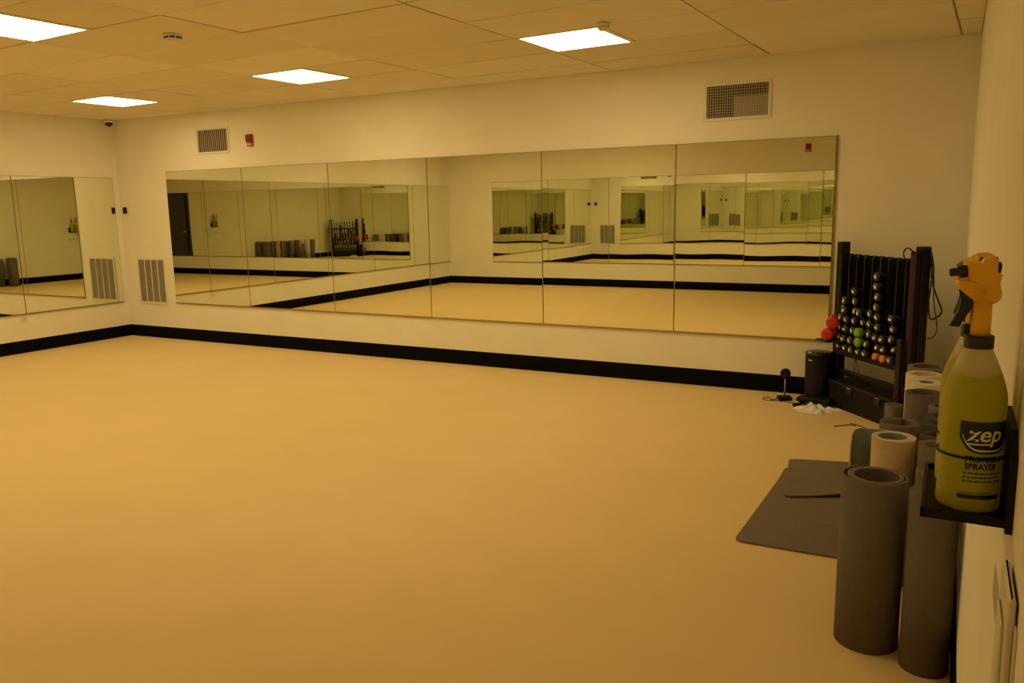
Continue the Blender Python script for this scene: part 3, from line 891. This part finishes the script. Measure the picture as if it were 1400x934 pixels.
def spray_bottle(label, x, y, rz, lettered):
    t = thing('spray_bottle', label, 'spray bottle', (x, y, BZ), rz, 'spray bottles in the wall holder')
    body = MB()
    full = [(0.034, 0.0), (0.0375, 0.002), (BR, 0.006), (BR, 0.148), (0.0375, 0.158), (0.0345, 0.170), (0.0305, 0.182)]
    top = [(0.0305, 0.182), (0.0250, 0.196), (0.0205, 0.207), (0.0175, 0.214), (0.0160, 0.219)]
    n = 40
    ringsf = [[(r * math.cos(2 * PI * j / n), r * math.sin(2 * PI * j / n), z) for j in range(n)] for r, z in full]
    body.loft(ringsf, 0, True, False, True)
    body.f.append(tuple(reversed(range(n)))); body.m.append(0); body.smooth.append(False)
    body.loft([[(r * math.cos(2 * PI * j / n), r * math.sin(2 * PI * j / n), z) for j in range(n)] for r, z in top], 1, True, True, True)
    bd = body.build('bottle_body', ['liquid', 'hdpe'], t)
    MB().lathe([(0.0175, 0.2165), (0.0178, 0.218), (0.0178, 0.232), (0.0165, 0.2335)], 28, smooth=False).build('collar', 'navy', t)
    MB().lathe([(0.0128, 0.233), (0.0126, 0.25), (0.0122, 0.285)], 24).build('neck', 'sprayer', t)
    S = 0.000162
    def cv(pts): return [((a - 366) * S, 0.217 + (835 - b) * S) for a, b in pts]
    hp = [(245, 150), (300, 143), (338, 140), (355, 112), (400, 98), (438, 104), (462, 130), (476, 170), (476, 222), (494, 236), (482, 310), (500, 385), (490, 438), (452, 472), (300, 466), (285, 400), (262, 300), (250, 230)]
    head = MB().prism(cv(list(reversed(hp))), -0.013, 0.013, inset=0.10).build('spray_head', 'sprayer', t)
    wp = [(168, 305), (178, 278), (250, 282), (310, 296), (372, 340), (398, 395), (410, 455), (330, 462), (290, 440), (230, 392), (190, 350)]
    MB().prism(cv(list(reversed(wp))), -0.0165, 0.0165, inset=0.12).build('finger_rest', 'sprayer', head)
    for q in range(4):
        MB().tube([((a - 366) * S, -0.0165, 0.217 + (835 - b) * S) for a, b in ((300 - q * 4, 318 + q * 28), (345, 344 + q * 26), (385, 374 + q * 24))], 0.0009, 6).build('groove_ridge', 'sprayer', head)
    tp = [(195, 365), (235, 388), (300, 452), (292, 522), (215, 672), (140, 668), (200, 535), (214, 455)]
    MB().prism(cv(list(reversed(tp))), -0.009, 0.009, inset=0.08).build('trigger', 'navy', t)
    z = 0.217 + (835 - 215) * S
    nz = MB().lathe([(0.0075, 0.0), (0.0085, 0.004), (0.0085, 0.010), (0.0055, 0.012), (0.0055, 0.019), (0.0045, 0.022)], 14, xf=axis_xf(((252 - 366) * S, 0, z), (-1, 0, -0.12)))
    nz.build('nozzle', 'navy', t)
    MB().prism(cv(list(reversed([(455, 135), (476, 140), (482, 175), (474, 222), (456, 218)]))), -0.0135, 0.0135).build('rear_plug', 'navy', t)
    MB().box((-0.0195, -0.006, 0.2345), (-0.0115, 0.006, 0.2475), bev=0.002).build('vent_plug', 'navy', t)
    if lettered:
        m = MB()
        a0, a1 = -0.0160, 0.052
        mid = (a0 + a1) / 2
        strip(m, a0, a1, lambda s: 0.0815 + 0.021 * (abs(s - mid) / (a1 - mid)) ** 4, lambda s: 0.1245, 0.00035)
        m.build('logo_panel', 'navyink', bd)
        m = MB()
        def low(s): return 0.0845 + 0.0205 * (abs(s - mid) / (a1 - 0.003 - mid)) ** 4
        strip(m, a0 + 0.003, a1 - 0.003, low, lambda s: low(s) + 0.0024, 0.0006)
        put_text(m, 'zep', -0.0080, 0.0985, 0.0295, 0.0440, 0.20, 0.016, 0.0008)
        strip(m, -0.0065, 0.024, lambda s: 0.0935, lambda s: 0.0955, 0.0008)
        m.build('logo_lettering', 'labelwhite', bd)
        m = MB()
        put_text(m, 'PROFESSIONAL', -0.008, 0.0705, 0.0105, 0.068, 0, 0.042)
        put_text(m, 'SPRAYER', -0.008, 0.0605, 0.0108, 0.040, 0, 0.042)
        for q in range(3):
            zz = 0.0535 - q * 0.0055
            strip(m, -0.009, -0.0065, lambda s: zz, lambda s: zz + 0.0026, 0.0005, 4)
        for q, wd in enumerate([0.046, 0.040, 0.042]):
            zz = 0.0535 - q * 0.0055
            # the fine print is unreadable in the photograph: rows of small dashes
            s = -0.004
            rr = random.Random(q)
            while s < wd - 0.006:
                e = rr.uniform(0.003, 0.007)
                strip(m, s, s + e, lambda s: zz + 0.0003, lambda s: zz + 0.0022, 0.0005, 3)
                s += e + 0.0011
        strip(m, -0.0145, 0.040, lambda s: 0.0195, lambda s: 0.0255, 0.0005)
        strip(m, -0.012, 0.028, lambda s: 0.0272, lambda s: 0.0282, 0.0005)
        m.build('label_lettering', 'navyink', bd)
        m = MB()
        for q in range(9):
            strip(m, -0.056, -0.050, lambda s: 0.03 + q * 0.013, lambda s: 0.0312 + q * 0.013, 0.0005, 3)
        gm = m.build('graduation_marks', 'navyink', bd)
        gm['kind'] = 'stuff'
    return t
BX, BY = 9.2835, -5.55
spray_bottle('yellow-filled spray bottle with yellow trigger head and lettered label, nearest the camera', BX, BY, 0.03, True)
spray_bottle('yellow-filled spray bottle hidden behind the lettered one in the same holder', BX - 0.003, BY + 0.098, -0.9, False)

t = thing('bottle_holder', 'black wall-mounted holder carrying the two spray bottles', 'holder', (W, BY, BZ))
bp = [(-0.060, -0.014), (0.160, -0.014), (0.160, 0.085), (0.120, 0.115), (-0.020, 0.115), (-0.060, 0.085)]
m = MB().prism(bp, -0.0085, 0.0)
m.v = [(y - 0.0002, x, z) for x, y, z in m.v]
m.f = [tuple(reversed(f)) for f in m.f]
m.build('back_plate', 'black', t)
MB().box((-0.1035, -0.054, -0.0075), (-0.008, 0.150, -0.0005), bev=0.0025).build('tray', 'black', t)
MB().box((-0.1065, -0.057, -0.0075), (-0.102, 0.153, 0.006)).box((-0.105, -0.057, -0.0075), (-0.006, -0.0535, 0.006)).box((-0.105, 0.150, -0.0075), (-0.006, 0.153, 0.006)).build('tray_lip', 'black', t)
for cx, cy in ((BX - W, 0.0), (BX - 0.003 - W, 0.098)):
    pts = []
    for q in range(33):
        a = 2 * PI * q / 32
        pts.append((cx + (BR + 0.0022) * math.cos(a), cy + (BR + 0.0022) * math.sin(a), 0.075))
    MB().tube(pts[:-1], 0.0016, 8, closed=True).build('retaining_ring', 'black', t)
